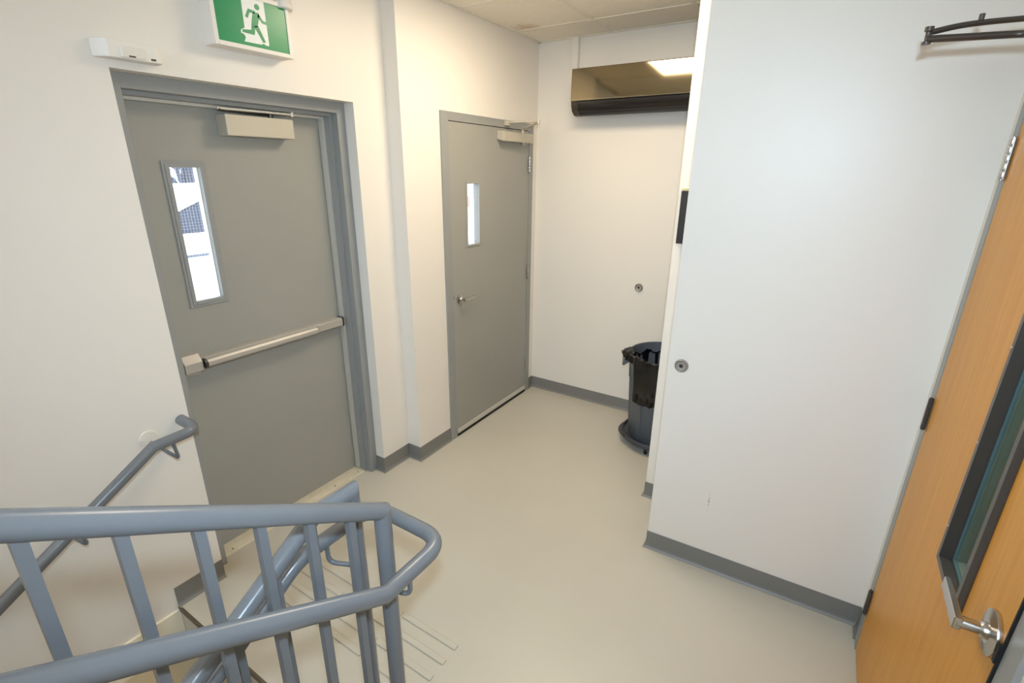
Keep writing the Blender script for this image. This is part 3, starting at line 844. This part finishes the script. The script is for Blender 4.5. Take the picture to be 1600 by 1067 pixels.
# ------------------------------------------------------------------ bin, liner, dolly
CX, CY = 1.362, 2.215
dl = thing('bin_dolly', 'round black wheeled dolly under the grey bin', 'dolly', (CX, CY, 0))
b = BM(); lathe(b, [(.17, .052), (.236, .052), (.25, .058), (.252, .085), (.246, .094), (.238, .090), (.236, .072), (.2, .066), (.15, .066)], (CX, CY, 0), 'z', 48)
ring = obj('dolly_ring', b, mat('black_dolly_plastic', srgb(62, 64, 68), .45), dl)
for k in range(5):
    a = math.radians(195+72*k)
    b = BM(); wx, wy = CX+.205*math.cos(a), CY+.205*math.sin(a)
    lathe(b, [(.012, -.009), (.025, -.008), (.0255, 0), (.025, .008), (.012, .009)], (wx, wy, .0256), 'x', 18)
    w_ = obj('caster_wheel', b, GASKET, dl)
    b = BM(); box(b, wx-.013, wx-.010, wy-.012, wy+.012, .024, .056); box(b, wx+.010, wx+.013, wy-.012, wy+.012, .024, .056); obj('caster_fork', b, STEEL, w_)
a = math.radians(198)
b = BM()
lp = []
for k in range(15):
    th_ = math.radians(178+k*3.2); e = math.sin(math.pi*k/14)
    lp.append((CX+(.245+.016*e)*math.cos(th_), CY+(.245+.016*e)*math.sin(th_), .074))
tube(b, lp, .014, 10); obj('dolly_lug', b, MATS['black_dolly_plastic'], dl)

bn = thing('waste_bin', 'round grey plastic waste bin standing behind the partition', 'bin', (CX, CY, .067))
b = BM()
prof = [(.10, .067), (.196, .067), (.203, .075), (.232, .60), (.236, .61), (.236, .63), (.246, .634), (.249, .66), (.249, .682), (.244, .688), (.236, .686), (.230, .66), (.198, .085), (.10, .080)]
lathe(b, prof, (CX, CY, 0), 'z', 56); obj('bin_body', b, BIN, bn)
for ang in (208, 250, 290, 330):
    a = math.radians(ang); b = BM()
    q = [Vector((CX+(r+.001)*math.cos(a), CY+(r+.001)*math.sin(a), z)) for r, z in ((.2035, .09), (.2155, .30), (.2305, .575))]
    tube(b, q, .0045, 8); obj('bin_rib', b, BIN, bn)
for ang in (199, 19):
    a = math.radians(ang); ca, sa = math.cos(a), math.sin(a)
    b = BM()
    # moulded lift handle: a sloped hood standing off the rim
    hw = .062
    sec = [(.236, .672), (.262, .668), (.288, .604), (.282, .588), (.262, .600), (.250, .622), (.236, .625)]
    A = [b.verts.new((CX+r*ca+hw*sa, CY+r*sa-hw*ca, z)) for r, z in sec]
    Bv = [b.verts.new((CX+r*ca-hw*sa, CY+r*sa+hw*ca, z)) for r, z in sec]
    n = len(sec)
    for i in range(n): b.faces.new((A[i], A[(i+1) % n], Bv[(i+1) % n], Bv[i]))
    b.faces.new(A); b.faces.new(Bv[::-1])
    bmesh.ops.bevel(b, geom=b.edges[:], offset=.006, segments=2, affect='EDGES')
    obj('bin_handle', b, BIN, bn)

# liner: thin crumpled film, folded over the front of the rim and slumping inside at the back
b = BM(); NA = 160
def liner_sec(th_):
    d = math.degrees(th_) % 360
    sm = lambda a, b_, x: (lambda t_: t_*t_*(3-2*t_))(max(0., min(1., (x-a)/(b_-a))))
    front = sm(231, 239, d)*(1-sm(325, 335, d))                              # how far it hangs outside
    k = math.radians(d)
    wob = .006*math.sin(9*k+1)+.005*math.sin(17*k)+.004*math.sin(29*k+.5)
    hang = .055+.255*front+.008*math.sin(6*k)
    near_handle = math.exp(-((d-204)/16)**2)
    outer = .257+.010*near_handle*1.5
    over = 186 < d < 340
    sec = []
    # inside, from low to rim
    sec += [(.20+.01*math.sin(5*k), .36+.02*math.sin(4*k+1)), (.222+wob, .50), (.226+wob, .60+.012*math.sin(7*k))]
    if over:
        sec += [(.232, .676), (.243, .694+wob*.8+.012*near_handle), (outer, .688+wob*.6), (outer+.004+wob*.7, .64), (.247+.004+abs(wob)*.8, .688-hang*.55), (.240+.008*front+abs(wob)*.6, .688-hang)]
    else:
        sag = .625+.014*math.sin(11*k)
        sec += [(.2275, sag-.008), (.2265, sag), (.2255, sag+.002), (.2255, sag), (.2250, sag-.004), (.2245, sag-.008)]
    return sec
grid = []
for i in range(NA):
    th_ = 2*math.pi*i/NA
    row = []
    for j, (r, z) in enumerate(liner_sec(th_)):
        nz = noise.noise(Vector((math.cos(th_)*7, math.sin(th_)*7, z*16)))*.006
        zz = noise.noise(Vector((math.cos(th_)*11+5, math.sin(th_)*11, z*12)))*.008
        if j in (3,): nz *= .3
        row.append(b.verts.new((CX+(r+nz)*math.cos(th_), CY+(r+nz)*math.sin(th_), z+zz)))
    grid.append(row)
for i in range(NA):
    A, Bq = grid[i], grid[(i+1) % NA]
    for j in range(len(A)-1):
        f = b.faces.new((A[j], Bq[j], Bq[j+1], A[j+1])); f.smooth = True
b.faces.new([g[0] for g in grid][::-1])
# crumpled twist of film sitting over the lift handle
ln = tag(obj('bin_liner', b, BAG), 'crumpled black plastic bag folded over the grey bin rim', 'bin liner')
sub = ln.modifiers.new('thick', 'SOLIDIFY'); sub.thickness = .0015; sub.offset = 0
b = BM()
bmesh.ops.create_icosphere(b, subdivisions=4, radius=1)
a = math.radians(203)
for v in b.verts:
    n_ = v.co.normalized()
    k = 1+.28*noise.noise(n_*2.6+Vector((3, 1, 2)))+.22*abs(noise.noise(n_*6))
    q = Vector((n_.x*.040, n_.y*.052, n_.z*.030))*k
    v.co = Vector((CX+.252*math.cos(a)+q.x*math.cos(a)-q.y*math.sin(a), CY+.252*math.sin(a)+q.x*math.sin(a)+q.y*math.cos(a), .672+q.z))
for f in b.faces: f.smooth = True
obj('gathered_fold', b, BAG, ln)

# ------------------------------------------------------------------ outdoors (seen through the two small windows)
b = BM(); box(b, -40, -.22, -30, 40, -.5, -.25); box(b, -.22, 12, -30, YF-.15, -.5, -.25)
struct('ground', b, SNOW, 'snow covered ground outside the exit door', 'ground')
v = thing('parked_vehicle', 'white vehicle with blue-grey windows seen through the exit door window', 'vehicle', (-5.9, 2.4, -.25))
def vbox(name, poly, x0, x1, m, par):
    b = BM(); prism(b, poly, 'x', x0, x1, .03); return obj(name, b, m, par)
body = vbox('vehicle_body', [(-.2, -.02), (4.4, -.02), (4.5, .5), (4.42, 1.0), (1.75, .98), (.1, .84), (-.25, .5)], -6.7, -5.0, CARW, v)
cab = vbox('vehicle_cabin', [(1.55, .97), (4.4, .97), (4.2, 1.64), (2.75, 1.62), (2.08, 1.35)], -6.6, -5.06, CARW, v)
vbox('vehicle_window', [(1.95, 1.03), (3.1, 1.03), (3.1, 1.54), (2.70, 1.51), (2.12, 1.26)], -5.08, -5.035, CARG, cab)
vbox('vehicle_window', [(3.22, 1.03), (4.15, 1.03), (4.08, 1.53), (3.22, 1.54)], -5.08, -5.035, CARG, cab)
for y in (.75, 3.5):
    b = BM(); lathe(b, [(.2, -.12), (.32, -.11), (.33, 0), (.32, .09), (.2, .1)], (-5.1, y, .08), 'x', 24); obj('wheel', b, GASKET, v)
b = BM(); prism(b, [(.15, .72), (4.4, .72), (4.4, .76), (.15, .75)], 'x', -5.02, -4.985); obj('side_trim', b, mat('grey_vehicle_trim', srgb(70, 74, 82), .4), v)
tr = thing('bare_tree', 'bare branching tree beyond the vehicle outside', 'tree', (-9, 4.35, -.25))
random.seed(3)
b = BM(); tube(b, [(-9, 4.35, -.25), (-9.05, 4.35, 1.5), (-8.9, 4.45, 3.2), (-9, 4.25, 5)], .1, 10, rad=[.16, .13, .09, .04]); obj('trunk', b, BARK, tr)
for k in range(26):
    z = .9+k*.13; a = k*2.4; l = 1.8-.035*k
    p0 = Vector((-9, 4.2, z)); p1 = p0+Vector((math.cos(a)*l*.5, math.sin(a)*l*.5, l*.35)); p2 = p0+Vector((math.cos(a+.2)*l, math.sin(a+.2)*l, l*.8))
    b = BM(); tube(b, [p0, p1, p2], .03, 6, rad=[.045, .03, .012]); obj('branch', b, BARK, tr)
b = BM(); prism(b, [(-6.4, -.25), (-5.9, .7), (-5.4, 1.03), (-4.9, .95), (-4.3, .3), (-4.0, -.25)], 'y', 6.4, 12.0)
struct('snow_bank', b, SNOW, 'ridge of white snow outside the narrow grey door', 'snow bank')
b = BM(); prism(b, [(8.68, -.2), (8.84, -.2), (8.86, 1.18), (8.80, 1.27), (8.72, 1.27), (8.66, 1.18)], 'x', -5.5, -5.3, .02)
tag(obj('masonry_post', b, BRICKC), 'reddish brown post outside, seen through the narrow door window', 'post')

SHRUB = mat('snow_dusted_foliage', srgb(74, 84, 112), .9)
_nt = SHRUB.node_tree; _b = _nt.nodes['Principled BSDF']
_n = _nt.nodes.new('ShaderNodeTexNoise'); _n.inputs['Scale'].default_value = 4.5; _n.inputs['Detail'].default_value = 6
_tc = _nt.nodes.new('ShaderNodeTexCoord'); _nt.links.new(_tc.outputs['Object'], _n.inputs['Vector'])
_r = _nt.nodes.new('ShaderNodeValToRGB'); _r.color_ramp.elements[0].position = .46; _r.color_ramp.elements[1].position = .56
_r.color_ramp.elements[0].color = srgb(44, 52, 78); _r.color_ramp.elements[1].color = srgb(236, 240, 248)
_nt.links.new(_n.outputs['Fac'], _r.inputs['Fac']); _nt.links.new(_r.outputs['Color'], _b.inputs['Base Color'])
for i, (x, y, rx, rz, lab) in enumerate(((-12.0, 5.2, 1.3, 2.3, 'snow-dusted shrub left of the other one behind the white vehicle'), (-16.5, 8.8, 1.5, 3.0, 'taller snow-dusted shrub farthest behind the white vehicle'))):
    b = BM(); bmesh.ops.create_icosphere(b, subdivisions=5, radius=1)
    for vv in b.verts:
        n_ = vv.co.normalized(); k = 1+.25*noise.noise(n_*3+Vector((i*7, 0, 0)))+.14*noise.noise(n_*9)
        vv.co = Vector((x+n_.x*rx*k, y+n_.y*rx*k, rz*.42+n_.z*rz*.75*k))
    for vv in b.verts: vv.co.z = max(vv.co.z, -.25)
    tag(obj('snowy_shrub', b, SHRUB), lab, 'shrub', 'snowy shrubs outside')
